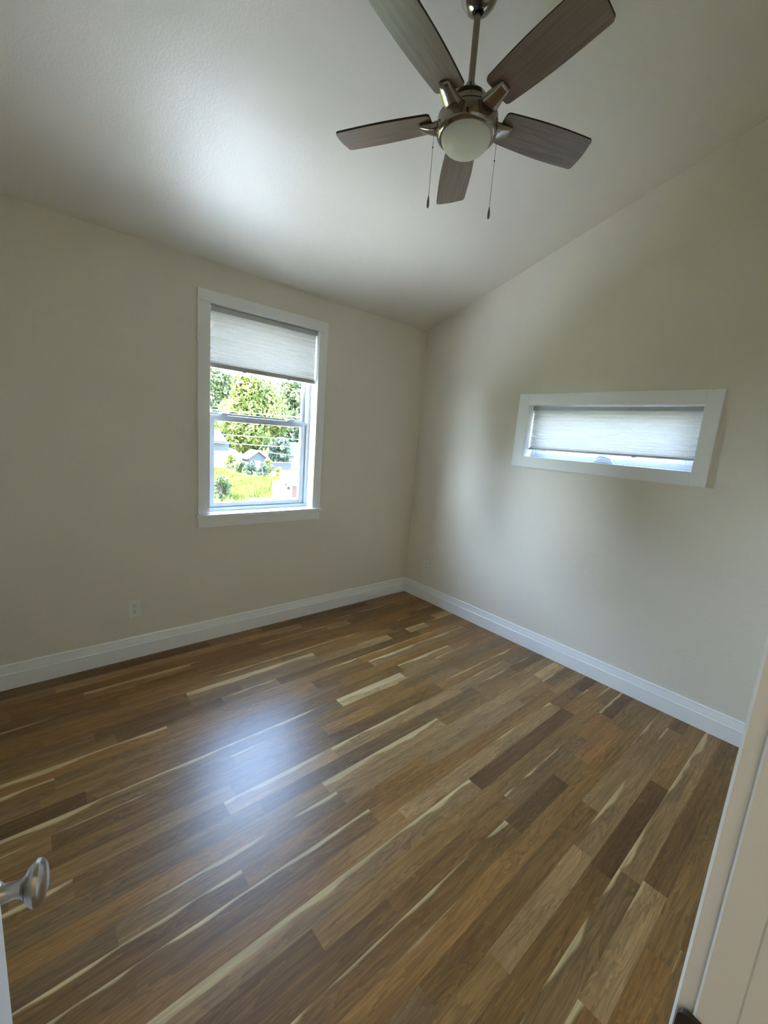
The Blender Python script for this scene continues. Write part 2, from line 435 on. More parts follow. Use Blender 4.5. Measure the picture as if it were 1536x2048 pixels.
w1 = empty('window_1', (1.342, Y0, .9037), 'tall white single-hung window with garden view on the back wall', 'window', kind='structure')
c = .02
m_ = MB(); m_.box((W1['l'], Y0 - c, W1['ob']), (W1['ol'], Y0, W1['ot'])); m_.box((W1['or_'], Y0 - c, W1['ob']), (W1['r'], Y0, W1['ot'])); m_.box((W1['l'], Y0 - c, W1['ot']), (W1['r'], Y0, W1['t']))
m_.build('casing', M['trim'], w1, bevel=.002)
m_ = MB(); m_.box((W1['ol'] - .02, Y0, W1['ob']), (W1['ol'], 2.912, W1['ot'])); m_.box((W1['or_'], Y0, W1['ob']), (W1['or_'] + .02, 2.912, W1['ot'])); m_.box((W1['ol'] - .02, Y0, W1['ot']), (W1['or_'] + .02, 2.912, W1['ot'] + .02))
m_.build('jamb_liner', M['trim'], w1)
m_ = MB(); m_.box((W1['l'] - .014, Y0 - .042, W1['ob'] - .022), (W1['r'] + .014, Y0, W1['ob'])); m_.box((W1['ol'] - .02, Y0, W1['ob'] - .022), (W1['or_'] + .02, 2.912, W1['ob']))
m_.build('sill', M['trim'], w1, bevel=.003)
m_ = MB(); m_.box((W1['l'], Y0 - .018, W1['ap']), (W1['r'], Y0, W1['ob'] - .022)); m_.build('apron', M['trim'], w1, bevel=.002)
# vinyl frame
m_ = MB(); ring(m_, W1['ol'] - .02, W1['or_'] + .02, W1['ob'] - .022, W1['ot'] + .02, .042, .042, .046, .05, 2.912, 2.995)
m_.build('window_frame', M['vinyl'], w1, bevel=.002)
# upper sash (outer track)
fx0, fx1 = W1['ol'] + .022, W1['or_'] - .022
m_ = MB(); ring(m_, fx0, fx1, 1.535, W1['ot'] - .03, .022, .022, .040, .03, 2.962, 2.988); us = m_.build('upper_sash', M['vinyl'], w1, bevel=.002)
m_ = MB(); m_.box((fx0 + .02, 2.973, 1.56), (fx1 - .02, 2.977, W1['ot'] - .05)); m_.build('pane', M['glass'], us)
# lower sash (inner track)
m_ = MB(); ring(m_, fx0, fx1, W1['ob'] + .024, 1.560, .042, .042, .032, .040, 2.928, 2.958)
m_.box((fx0, 2.924, 1.538), (fx1, 2.958, 1.560))
ls = m_.build('lower_sash', M['vinyl'], w1, bevel=.003)
m_ = MB(); m_.box((fx0 + .04, 2.942, W1['ob'] + .05), (fx1 - .04, 2.946, 1.522)); m_.build('pane', M['glass'], ls)
for x in (1.075, 1.58):
    m_ = MB(); m_.box((x - .028, 2.926, 1.560), (x + .028, 2.956, 1.568)); m_.box((x - .012, 2.922, 1.566), (x + .024, 2.944, 1.575)); m_.build('sash_lock', M['vinyl'], w1, bevel=.002)

# ------------------------------------------------------------------ window 2 (awning, right wall)
w2 = empty('window_2', (X0, 1.185, 1.4384), 'small wide white awning window high on the right wall', 'window', kind='structure')
m_ = MB(); ring(m_, W2['n'], W2['f'], W2['b'], W2['t'], W2['on'] - W2['n'], W2['f'] - W2['of'], W2['ob'] - W2['b'], W2['t'] - W2['ot'], X0 - c, X0, 'x')
m_.build('casing', M['trim'], w2, bevel=.002)
m_ = MB(); ring(m_, W2['on'] - .02, W2['of'] + .02, W2['ob'] - .02, W2['ot'] + .02, .02, .02, .02, .02, X0, 2.962, 'x')
m_.build('jamb_liner', M['trim'], w2)
m_ = MB(); ring(m_, W2['on'] - .02, W2['of'] + .02, W2['ob'] - .02, W2['ot'] + .02, .044, .044, .05, .04, 2.962, 3.03, 'x'); m_.build('window_frame', M['vinyl'], w2, bevel=.002)
m_ = MB(); ring(m_, W2['on'] + .024, W2['of'] - .024, W2['ob'] + .03, W2['ot'] - .02, .04, .04, .04, .03, 2.978, 3.01, 'x'); s2 = m_.build('sash', M['vinyl'], w2, bevel=.002)
m_ = MB(); m_.box((2.992, W2['on'] + .06, W2['ob'] + .065), (2.996, W2['of'] - .06, W2['ot'] - .045)); m_.build('pane', M['glass'], s2)
m_ = MB()   # folding crank operator
m_.prism([(2.975, 1.105, 1.440), (2.975, 1.235, 1.440), (2.975, 1.222, 1.458), (2.975, 1.19, 1.472), (2.975, 1.15, 1.472), (2.975, 1.118, 1.460)], (-.036, 0, 0))
hb = m_.build('crank_housing', M['vinyl'], w2, bevel=.004)
m_ = MB(); m_.smooth = True
m_.tube([(2.933, 1.215, 1.468), (2.928, 1.195, 1.478), (2.926, 1.165, 1.478), (2.926, 1.14, 1.470), (2.928, 1.118, 1.464)], [.006, .0075, .0065, .006, .007], 10)
m_.build('crank_handle', M['vinyl'], hb)

# ------------------------------------------------------------------ cellular blinds
def pleats(z0, z1, n):
    """pleat fold heights, stretched at the top and gathered at the bottom"""
    ws = [1.0 - .48 * (i / (n - 1)) ** 1.6 for i in range(n)]; t = sum(ws); out = [z1]; z = z1
    for q in ws: z -= (z1 - z0) * q / t; out.append(z)
    return out
def blind(name, loc, label, P, a0, a1, zt, zr, zb0, zb1, tilt, n, clips):
    """P(a,d,z): a along the window, d depth into the reveal. zr headrail bottom, zb0 rail bottom, zb1 rail top"""
    r = empty(name, loc, label, 'blind', kind='thing')
    tl = lambda a: tilt * (a - (a0 + a1) / 2)
    m_ = MB(); m_.prism([P(a0, d, z) for d, z in ((-.004, zr), (.036, zr), (.036, zt), (.002, zt), (-.004, zt - .008))], Vector(P(a1, 0, 0)) - Vector(P(a0, 0, 0)))
    m_.build('headrail', M['rail'], r, bevel=.002)
    m_ = MB(); H = pleats(zb1, zr, n); NS = 6
    for front in (0, 1):
        rows = []
        for i, z in enumerate(H):
            for half in (0, 1):
                if half and i == len(H) - 1: continue
                zz = z if not half else (z + H[i + 1]) / 2
                w_ = min(1, 2.2 * (H[min(i, n - 1)] - H[min(i + 1, n)]) / (zr - zb1) * n * .5)
                d = .016 + (1 if front else -1) * (.0015 if not half else .013)
                k = (zr - zz) / (zr - zb1)
                rows.append([m_.bm.verts.new(Vector(P(a0 + .003 + (a1 - a0 - .006) * s / NS, d, zz + k * tl(a0 + (a1 - a0) * s / NS)))) for s in range(NS + 1)])
        for A, B in zip(rows, rows[1:]):
            for s in range(NS): m_.face([A[s], A[s + 1], B[s + 1], B[s]])
    for z in H[1:-1]:   # glued seams between the cells: a narrow double strip
        h_ = min(.0032, .22 * (zr - zb1) / n); k = (zr - z) / (zr - zb1)
        A = [m_.bm.verts.new(Vector(P(a0 + .003 + (a1 - a0 - .006) * s / NS, .016, z - h_ + k * tl(a0 + (a1 - a0) * s / NS)))) for s in range(NS + 1)]
        B = [m_.bm.verts.new(Vector(P(a0 + .003 + (a1 - a0 - .006) * s / NS, .016, z + h_ + k * tl(a0 + (a1 - a0) * s / NS)))) for s in range(NS + 1)]
        for s in range(NS): m_.face([A[s], A[s + 1], B[s + 1], B[s]])
    m_.build('pleated_fabric', M['fabric'], r)
    m_ = MB()
    pts = [(-.001, zb0), (.033, zb0), (.033, zb1 - .004), (.030, zb1), (.002, zb1), (-.001, zb1 - .006)]
    A = [P(a0 + .001, d, z + tl(a0)) for d, z in pts]; B = [P(a1 - .001, d, z + tl(a1)) for d, z in pts]
    va = [m_.bm.verts.new(Vector(p)) for p in A]; vb = [m_.bm.verts.new(Vector(p)) for p in B]
    m_.face(va); m_.face(vb[::-1])
    for i in range(6): m_.face([va[i], va[(i + 1) % 6], vb[(i + 1) % 6], vb[i]])
    br = m_.build('bottom_rail', M['rail'], r, bevel=.0015)
    for a in clips:
        m_ = MB(); z = zb0 + tl(a)
        v = [P(a - .012, -.006, z - .006), P(a + .012, -.006, z - .006), P(a + .012, .004, z - .006), P(a - .012, .004, z - .006)]
        m_.prism(v, (0, 0, .008)); m_.build('pull_clip', M['vinyl'], br, bevel=.0015)
    return r
blind('cellular_blind', (1.3437, 2.852, 2.226), 'white pleated blind half lowered in the tall window', lambda a, d, z: (a, 2.850 + d, z),
      .957, 1.7305, 2.2265, 2.193, 1.851, 1.880, -.004, 13, (1.18, 1.51))
blind('cellular_blind', (2.91, 1.1844, 1.805), 'wide pleated blind lowered almost fully over the small window', lambda a, d, z: (2.905 + d, a, z),
      .663, 1.7055, 1.803, 1.776, 1.494, 1.508, -.009, 13, (.98, 1.58))

# ------------------------------------------------------------------ wall outlets
def outlet(P, loc, label):
    r = empty('wall_outlet', loc, label, 'outlet', 'duplex outlets on the greige walls')
    m_ = MB(); m_.prism([P(u, 0, v) for u, v in ((-.035, -.057), (.035, -.057), (.035, .057), (-.035, .057))], Vector(P(0, .006, 0)) - Vector(P(0, 0, 0)))
    m_.build('cover_plate', M['plate'], r, bevel=.003)
    for s in (-1, 1):
        m_ = MB(); cz_ = s * .0195
        m_.prism([P(.0165 * math.cos(t) * 1.0, .005, cz_ + max(-.0125, min(.0125, .0165 * math.sin(t)))) for t in [2 * PI * i / 20 for i in range(20)]], Vector(P(0, .003, 0)) - Vector(P(0, 0, 0)))
        q = m_.build('receptacle', M['plate'], r)
        m_ = MB()
        for u in (-.0065, .0065): m_.prism([P(u - .0014, .007, cz_ + .001), P(u + .0014, .007, cz_ + .001), P(u + .0014, .007, cz_ + .010), P(u - .0014, .007, cz_ + .010)], Vector(P(0, .0015, 0)) - Vector(P(0, 0, 0)))
        m_.prism([P(.003 * math.cos(2 * PI * i / 10), .007, cz_ - .006 + .003 * math.sin(2 * PI * i / 10)) for i in range(10)], Vector(P(0, .0015, 0)) - Vector(P(0, 0, 0)))
        m_.build('slots', M['slot'], q)
    m_ = MB(); m_.prism([P(.0035 * math.cos(2 * PI * i / 12), .005, .0035 * math.sin(2 * PI * i / 12)) for i in range(12)], Vector(P(0, .002, 0)) - Vector(P(0, 0, 0)))
    m_.build('screw', M['nickel2'], r)
outlet(lambda u, d, v: (.4985 + u, Y0 - d, .3265 + v), (.4985, Y0, .3265), 'white duplex outlet left of the tall window above the back baseboard')
outlet(lambda u, d, v: (X0 - d, 2.578 - u, .3325 + v), (X0, 2.578, .3325), 'white duplex outlet on the right wall near the room corner')

# ------------------------------------------------------------------ door jamb with strike plate
t1 = empty('trim_1', (JR, 0, 0), 'white painted door jamb with stop at the right edge', 'door frame', kind='structure')
m_ = MB()   # profile in x,y of the right jamb, extruded up: rabbet edge, stop, back
k_ = JR
prof = [(k_, YN1 - .0018), (k_ + .0018, YN1), (k_ + .02, YN1), (k_ + .02, YN0), (k_ - .0015, YN0), (k_ - .0015, -.0132), (k_, -.0118)]
m_.prism([(x, y, 0) for x, y in prof], (0, 0, DT))
m_.build('jamb', M['trim'], t1)
m_ = MB(); m_.prism([(x, y, 0) for x, y in ((k_ + .0050, YN1), (k_ + .0050, YN1 + .0128), (k_ + .0075, YN1 + .0153), (k_ + .09, YN1 + .0153), (k_ + .09, YN1))], (0, 0, DT + .06)); m_.build('casing', M['trim'], t1)
m_ = MB(); m_.box((JL - .02, YN0, 0), (JL, YN1, DT)); m_.box((JL, YN0, DT - .02), (k_ - .0015, YN1, DT)); m_.build('jamb', M['trim'], t1)
m_ = MB()   # strike plate
pts = []
y0s, y1s, z0s, z1s, rr = .0030, .0275, .913, .971, .0095
for cx, cz_, a0 in ((y1s - rr, z1s - rr, 0), (y0s + rr, z1s - rr, 90), (y0s + rr, z0s + rr, 180), (y1s - rr, z0s + rr, 270)):
    for i in range(6):
        a = math.radians(a0 + 18 * i); pts.append((k_ - .0048, cx + rr * math.cos(a), cz_ + rr * math.sin(a)))
m_.prism(pts, (.0052, 0, 0)); m_.build('strike_plate', M['bronze'], t1)

# ------------------------------------------------------------------ open door with knob
ph = math.radians(14)
du = Vector((math.sin(ph), math.cos(ph), 0)); dn = Vector((math.cos(ph), -math.sin(ph), 0))
E_ = Vector((-.0525, .6715, 0)); KN = Vector((-.0145, .600, .905))
H_ = E_ - du * .66
d1 = empty('door_1', (H_.x, H_.y, 0), 'white bedroom door standing open at the left edge', 'door', kind='structure')
m_ = MB(); T = lambda p: H_ + du * p.x + dn * p.y + Vector((0, 0, p.z))
m_.box((0.004, -.035, .012), (.66, 0, 2.03), T)
m_.build('door_leaf', M['door'], d1, bevel=.002)
m_ = MB()
for a, b in ((.15, .88), (1.02, 1.92)):
    for (u0, u1, z0, z1) in ((.11, .125, a, b), (.535, .55, a, b), (.11, .55, a, a + .015), (.11, .55, b - .015, b)):
        m_.box((u0, 0, z0), (u1, .004, z1), T)
m_.build('panel_moulding', M['door'], d1)
base = KN - dn * .0535
kn = Matrix((du, Vector((0, 0, 1)), dn)).transposed().to_4x4(); kn.translation = base
TK = lambda p: kn @ p
kr = empty('door_knob', tuple(base), '', ''); del kr['label']; del kr['category']; kr.parent = d1; kr.location = base - Vector(d1.location)
m_ = MB(); m_.smooth = True
m_.lathe([(0, -.0005), (.033, -.0005), (.0335, .003), (.031, .007), (.024, .011), (.016, .016), (.0125, .020)], 40, TK); m_.build('rosette', M['nickel2'], kr)
m_ = MB(); m_.smooth = True
m_.lathe([(.0125, .014), (.0105, .024), (.0098, .034), (.0115, .041), (.016, .045)], 32, TK); m_.build('shank', M['nickel2'], kr)
m_ = MB(); m_.smooth = True   # egg-shaped handle: flattened disc, taller than wide
def TE(p): return TK(Vector((p.x * .86, p.y * 1.0, p.z)))
m_.lathe([(0, .0425), (.012, .0435), (.021, .0465), (.0262, .0510), (.0285, .0555), (.0275, .0600), (.0225, .0640), (.013, .0665), (0, .0673)], 40, TE); m_.build('knob_head', M['nickel2'], kr)

# ------------------------------------------------------------------ ceiling fan
FC = Vector((1.2699, 1.1529, 2.6268)); FT = .828; PT = .1837; TX, TY = -.0343, -.0486
fan = empty('ceiling_fan', tuple(FC), 'brushed nickel ceiling fan with five driftwood blades and opal light', 'ceiling fan', kind='thing')
rot = Vector((0, 0, 1)).rotation_difference(Vector((-TX, -TY, 1)).normalized()).to_matrix()
TF = lambda p: FC + rot @ Vector(p)
TV = lambda p: FC + Vector(p)
zc = cz(FC.y) - FC.z
m_ = MB(); m_.smooth = True
m_.lathe([(.0195, zc - .0655), (.030, zc - .062), (.045, zc - .052), (.058, zc - .034), (.066, zc - .010), (.068, zc + .006), (.066, zc + .03)], 48, TV, cap=False)
cn = m_.build('canopy', M['nickel'], fan)
m_ = MB(); m_.smooth = True
m_.lathe([(0, zc - .066), (.014, zc - .064), (.0190, zc - .055), (.0195, zc - .045), (.012, zc - .035), (0, zc - .033)], 24, TV); m_.build('hanger_ball', M['slot'], cn)
m_ = MB(); m_.smooth = True
m_.lathe([(.0112, .085), (.0112, zc - .04)], 24, TV); m_.build('downrod', M['nickel'], fan)
m_ = MB(); m_.smooth = True
m_.lathe([(.0135, .106), (.0165, .104), (.0178, .092), (.021, .082), (.029, .074), (.044, .067), (.058, .060), (.0615, .055), (.056, .051)], 40, TF)
cl = m_.build('yoke_cover', M['nickel'], fan)
fcdir = Vector((-FC.x, -FC.y, 0)).normalized()
def facing_box(mm, r, z, w_, h, th, off=0):
    s = Vector((-fcdir.y, fcdir.x, 0)); cpt = fcdir * r + s * off
    P = [cpt + s * a + Vector((0, 0, z + b)) + fcdir * d for d in (0, th) for a, b in ((-w_, -h), (w_, -h), (w_, h), (-w_, h))]
    v = [mm.bm.verts.new(TF(p)) for p in P]
    for f in ((0, 1, 2, 3), (7, 6, 5, 4), (0, 4, 5, 1), (1, 5, 6, 2), (2, 6, 7, 3), (3, 7, 4, 0)): mm.face([v[i] for i in f])
m_ = MB(); facing_box(m_, .0165, .094, .0022, .006, .003); m_.build('set_screw', M['slot'], cl)
m_ = MB(); m_.smooth = True
m_.lathe([(.055, .056), (.055, .034)], 40, TF); m_.build('motor_gap', M['slot'], fan)
m_ = MB(); m_.smooth = True
m_.lathe([(.056, .0380), (.066, .0375), (.0690, .034), (.0715, .008), (.073, -.006)], 48, TF)
mh = m_.build('motor_housing', M['nickel'], fan)
m_ = MB(); facing_box(m_, .0695, .016, .0008, .018, .0035, .004); m_.build('seam', M['slot'], mh)
m_ = MB(); m_.smooth = True
m_.lathe([(.070, -.014), (.1050, -.0142), (.1066, -.0165), (.1068, -.022), (.1066, -.048), (.1045, -.059), (.098, -.0655), (.090, -.0685), (.0875, -.0680)], 64, TF, cap=False)
hs = m_.build('switch_housing', M['nickel'], fan)
m_ = MB(); m_.smooth = True; m_.lathe([(.074, -.0142), (.1056, -.0142), (.1056, -.0105), (.074, -.0105)], 64, TF, cap=False); m_.build('seam_ring', M['slot'], hs)
m_ = MB(); m_.smooth = True; m_.lathe([(.070, .0005), (.092, -.0010), (.1020, -.0045), (.1046, -.0090), (.1046, -.0106), (.074, -.0106)], 64, TF, cap=False); m_.build('cover_ring', M['nickel'], hs)
m_ = MB(); facing_box(m_, .1042, -.0545, .0040, .0062, .0036, -.004); m_.build('reverse_switch', M['slot'], hs)
m_ = MB(); m_.smooth = True
m_.lathe([(.0875, -.062), (.0875, -.0675)] + [(.0868 * math.cos(math.radians(t)), -.0680 - .050 * math.sin(math.radians(t))) for t in range(0, 90, 8)] + [(0, -.1180)], 56, TF)
m_.build('light_globe', M['opal'], fan)

def blade_frame(k):
    t = FT - k * 2 * PI / 5
    u = Vector((math.cos(t), math.sin(t), 0)); cw = Vector((math.sin(t), -math.cos(t), 0))
    wv = math.cos(PT) * cw + Vector((0, 0, math.sin(PT)))
    sh = lambda v: FC + Vector((v.x, v.y, v.z + TX * v.x + TY * v.y))
    nv = u.cross(wv); nv = nv if nv.z > 0 else -nv
    return u, wv, nv, sh
def half_w(r):
    t = (r - .128) / (.484 - .128)
    return .0555 + .0080 * t + .0065 * math.sin(PI * min(1, max(0, t)))
def round_corner(out, p, a, b, rad, n=5):
    a = (Vector(a) - Vector(p)).normalized(); b = (Vector(b) - Vector(p)).normalized(); p = Vector(p)
    s, e = p + a * rad, p + b * rad
    for i in range(n + 1):
        t = i / n; out.append(((1 - t) ** 2 * s + 2 * t * (1 - t) * p + t * t * e))
for k in range(5):
    u, wv, nv, sh = blade_frame(k)
    R1, R2, R0 = .4815, .4864, .128
    pts = []
    h0 = half_w(R0)
    round_corner(pts, (R0, h0), (R0, 0), (R0 + .1, half_w(R0 + .1)), .014)
    for i in range(1, 12): r = R0 + .03 + (R1 - .02 - R0 - .03) * i / 12; pts.append(Vector((r, half_w(r))))
    round_corner(pts, (R1, half_w(R1)), (R1 - .1, half_w(R1 - .1)), (R1 + .006, 0), .013)
    for i in range(-3, 4): pts.append(Vector((R1 + (R2 - R1) * (i + 3) / 6 + .0055 * (1 - (i / 3.6) ** 2), -i * .014)))
    round_corner(pts, (R2, -half_w(R2)), (R2 + .006, 0), (R2 - .1, -half_w(R2 - .1)), .013)
    for i in range(11, 0, -1): r = R0 + .03 + (R2 - .02 - R0 - .03) * i / 12; pts.append(Vector((r, -half_w(r))))
    round_corner(pts, (R0, -h0), (R0 + .1, -half_w(R0 + .1)), (R0, 0), .014)
    bm = bmesh.new(); ul = bm.loops.layers.uv.new('UVMap')
    lo = [bm.verts.new(sh(u * p.x + wv * p.y)) for p in pts]; hi = [bm.verts.new(sh(u * p.x + wv * p.y + nv * .0065)) for p in pts]
    n = len(pts)
    for ring_, rev in ((lo, True), (hi, False)):
        f = bm.faces.new(ring_[::-1] if rev else ring_)
        P_ = pts[::-1] if rev else pts
        for lp, p in zip(f.loops, P_): lp[ul].uv = (p.x + 3.7 * k, p.y + 1.3 * k)
    for i in range(n):
        f = bm.faces.new([lo[i], lo[(i + 1) % n], hi[(i + 1) % n], hi[i]]); f.material_index = 1
    bmesh.ops.recalc_face_normals(bm, faces=bm.faces)
    for v in bm.verts: v.co -= FC
    me = bpy.data.meshes.new('blade'); bm.to_mesh(me); bm.free(); me.materials.append(M['blade']); me.materials.append(M['edge'])
    o = bpy.data.objects.new('blade', me); col.objects.link(o); o.parent = fan; o['_w'] = list(FC)
    # bracket: a chunky tapered wedge rising from the housing to the underside of the blade
    secs = [  # r, half width low, half width top, z low, z top (relative to blade underside plane at that r)
        (.058, .050, .040, -.024, -.002), (.092, .044, .036, -.033, -.001), (.118, .035, .0305, -.030, -.001), (.146, .0275, .0255, -.021, -.0005),
        (.168, .0215, .0220, -.014, -.0005), (.175, .0185, .0195, -.007, -.0005)]
    m_ = MB(); m_.smooth = True; rings = []
    for r, wl_, wt_, zl, zt_ in secs:
        f_ = min(1, max(0, (r - .075) / .05))
        wdir = (wv * f_ + Vector((wv.x, wv.y, 0)) * (1 - f_)).normalized(); ndir = (nv * f_ + Vector((0, 0, 1)) * (1 - f_)).normalized()
        q = [(-wt_, zt_), (-wt_ * 1.02, zt_ + (zl - zt_) * .55), (-wl_ * .72, zl), (0, zl * 1.04), (wl_ * .72, zl), (wt_ * 1.02, zt_ + (zl - zt_) * .55), (wt_, zt_)]
        rings.append([m_.bm.verts.new(sh(u * r + wdir * a + ndir * b)) for a, b in q])
    for A, B in zip(rings, rings[1:]):
        for i in range(7): m_.face([A[i], A[(i + 1) % 7], B[(i + 1) % 7], B[i]])
    m_.face(rings[0][::-1]); m_.face(rings[-1])
    bo = m_.build('blade_bracket', M['nickel'], fan, bevel=0)
    md = bo.modifiers.new('sub', 'SUBSURF'); md.levels = 1; md.render_levels = 2
    for e in bo.data.edges: pass

def pull_chain(x, y, z0, zb, zp0, zp1, out):
    m_ = MB(); m_.smooth = True
    top = FC + Vector((x, y, z0))
    inn = FC + Vector((x * .93, y * .93, z0 + .004))
    m_.tube([inn, top + Vector((0, 0, .002)), top], .0016, 6)
    m_.tube([top, FC + Vector((x, y, zp0))], .0009, 6)
    c_ = m_.build('pull_chain', M['chain'], fan)
    m_ = MB(); m_.smooth = True
    cc = FC + Vector((x, y, zb)); m_.lathe([(0, -.004), (.0022, -.002), (.0022, .002), (0, .004)], 10, lambda p: cc + p); m_.build('bead', M['slot'], c_)
    m_ = MB(); m_.smooth = True
    c2 = FC + Vector((x, y, 0)); m_.lathe([(0, zp1), (.0032, zp1 + .002), (.0048, zp1 + .010), (.0044, zp1 + .024), (.0028, zp0 - .008), (.0016, zp0 - .001), (0, zp0)], 14, lambda p: c2 + p); m_.build('fob', M['fob'], c_)
pull_chain(-.0768, .0846, -.0415, -.0935, -.2485, -.2910, 0)
pull_chain(.0728, -.0802, -.0770, -.1350, -.2825, -.3235, 0)

# ------------------------------------------------------------------ added hallway fill uplight (unseen, behind the viewer)
hl = empty('hall_fill_lamp', (-.85, -.95, 0), 'added fill uplight on a slim floor stand, unseen in the hallway', 'lamp')
HB = Vector((-.85, -.95, 0))
m_ = MB(); m_.smooth = True; m_.lathe([(.12, 0), (.12, .015), (.02, .03)], 32, lambda p: p + HB); m_.build('base', M['nickel2'], hl)
m_ = MB(); m_.smooth = True; m_.lathe([(.012, .02), (.012, 1.6)], 16, lambda p: p + HB); m_.build('pole', M['nickel2'], hl)
m_ = MB(); m_.smooth = True; m_.lathe([(.02, 1.58), (.08, 1.63), (.14, 1.72), (.145, 1.72), (.085, 1.62), (.02, 1.57)], 32, lambda p: p + HB, cap=False); m_.build('lamp_shade', M['nickel2'], hl)
ld = bpy.data.lights.new('hall_fill', 'SPOT'); ld.energy = 3.2; ld.color = (1, .94, .85); ld.shadow_soft_size = .05; ld.spot_size = math.radians(130); ld.spot_blend = .6  # fill added through the doorway to lift the room's ambient level
lo_ = bpy.data.objects.new('hall_fill', ld); col.objects.link(lo_); lo_.location = (-.85, -.95, 1.70); lo_.rotation_euler = (PI, 0, 0)

# ------------------------------------------------------------------ outdoors
G = -4.0
m_ = MB(); m_.poly([(-60, Y0 + TW, G), (140, Y0 + TW, G), (140, 220, G), (-60, 220, G)])
m_.poly([(X0 + TW, -60, G), (140, -60, G), (140, Y0 + TW, G), (X0 + TW, Y0 + TW, G)])
tag(m_.build('ground', M['grass']), 'sunny yellow-green field of grass beyond the window', 'ground', kind='structure')
m_ = MB(); m_.box((-14, Y0 + TW + .02, G), (9, 8.6, G + .03)); tag(m_.build('ground_patio', M['concrete']), 'pale concrete patio strip at the foot of the house', 'patio', kind='structure')
m_ = MB(); m_.box((13.2, 27.5, G), (15.6, 31.0, G + .03)); tag(m_.build('ground_path', M['gravel']), 'pale gravel patch in the grass beside the outbuilding', 'path', kind='structure')

rg = random.Random(5)
m_ = MB()
for i in range(9000):
    y = rg.uniform(26, 53); x = y * rg.uniform(.30, .52)
    if 13 < x < 15.8 and y < 31.2: continue
    if (10.3 < x < 17 and y < 27.3) or (6.9 < x < 11.8 and 31.5 < y < 33.9) or (x > 18.8 and y > 43.6) or (18.2 < x < 19.6 and 34.6 < y < 36) or (x - 11) ** 2 + (y - 30.3) ** 2 < 1.2 or (x - 20.3) ** 2 + (y - 53) ** 2 < 1.2: continue
    h = rg.uniform(.2, .55); a = rg.uniform(0, PI); l_ = rg.uniform(-.15, .15); wd = rg.uniform(.03, .07)
    dx, dy = math.cos(a) * wd, math.sin(a) * wd
    m_.face([m_.bm.verts.new(v) for v in ((x - dx, y - dy, G), (x + dx, y + dy, G), (x + l_, y + l_ * .5, G + h))])
tag(m_.build('tall_grass', M['blades'], kind='stuff'), 'tall sunlit yellow-green grass filling the field outside', 'grass', kind='stuff')

def leafcloud(mm, blobs, n, size, seed, droop=0.):
    r_ = random.Random(seed)
    vol = [b[1] ** 2 for b in blobs]
    for i in range(n):
        (c_, rad, sz) = r_.choices(blobs, vol)[0]
        while True:
            d = Vector((r_.gauss(0, 1), r_.gauss(0, 1), r_.gauss(0, 1)))
            if d.length > .1: break
        d.normalize(); q = rad * (r_.uniform(.55, 1.0) ** .5)
        p = Vector(c_) + Vector((d.x * q, d.y * q, d.z * q * sz))
        nn = (d + Vector((r_.gauss(0, .6), r_.gauss(0, .6), r_.gauss(0, .6)))).normalized()
        a = nn.orthogonal().normalized(); a.rotate(Matrix.Rotation(r_.uniform(0, 2 * PI), 3, nn)); b = nn.cross(a)
        if droop: b = (b * (1 - droop) + Vector((0, 0, -droop))).normalized()
        s_ = size * r_.uniform(.6, 1.4)
        mm.face([mm.bm.verts.new(v) for v in (p - a * s_ * .5, p - b * s_ * .9, p + a * s_ * .5, p + b * s_ * .9)])
def tree(name, base, top, rad, material, label, seed, n=2600, size=.3, group=None, cat='tree', conifer=False, droop=0., trunk=True, zlow=None, nb=22):
    x, y = base; r_ = random.Random(seed)
    root = empty(name, (x, y, G), label, cat, group)
    zl = G + (top - G) * .18 if zlow is None else zlow
    blobs = []
    for i in range(nb):
        t = i / (nb - 1)
        if conifer:
            z = zl + (top - zl) * t; rr = rad * (1.02 - t); a = r_.uniform(0, 2 * PI)
            blobs.append(((x + math.cos(a) * rr * .4, y + math.sin(a) * rr * .4, z), max(.25, rr * .62), .55))
        else:
            z = zl + (top - zl) * (t * .86 + .04); e = math.sin(PI * min(1, .12 + t * .86)) ** .6
            a = r_.uniform(0, 2 * PI); q = rad * e * r_.uniform(.25, .72)
            blobs.append(((x + math.cos(a) * q, y + math.sin(a) * q, z), rad * r_.uniform(.28, .44), r_.uniform(.7, 1.0)))
    m_ = MB(); leafcloud(m_, blobs, n, size, seed + 1, droop); m_.build('foliage', material, root)
    if trunk:
        m_ = MB(); m_.smooth = True
        m_.tube([(x, y, G - .2), (x + .05 * rad, y, (G + zl) / 2 + .3), (x, y, zl + (top - zl) * .5)], [rad * .07 + .03, rad * .055 + .02, .03], 8)
        for j in range(5):
            b_ = r_.choice(blobs); m_.tube([(x, y, zl + (top - zl) * r_.uniform(.05, .35)), b_[0]], [.03 * rad ** .5 + .01, .015], 6)
        m_.build('trunk', M['bark'], root)
    return root
GT = 'trees standing beyond the grass field'
tree('willow_tree', (26.2, 60.8), 9.6, 5.6, M['lf_light'], 'big light green drooping tree behind the sheds, centre of the window view', 3, 12000, .34, GT, droop=.35, zlow=-1.6, nb=34)
tree('broadleaf_tree', (27.2, 76), 12.2, 6.0, M['lf_mid'], 'dull green tree behind the left white garage', 11, 8000, .40, GT, zlow=-3, nb=34)
tree('broadleaf_tree', (40.0, 71.0), 11.4, 6.0, M['lf_mid'], 'grey-green tree at the right edge of the window view', 17, 8000, .40, GT, zlow=-3, nb=34)
tree('cedar_tree', (27.3, 53.4), .3, 1.9, M['lf_dark'], 'small dark cedar hanging over the grey board fence', 23, 2600, .24, GT, droop=.5, zlow=-3.0)
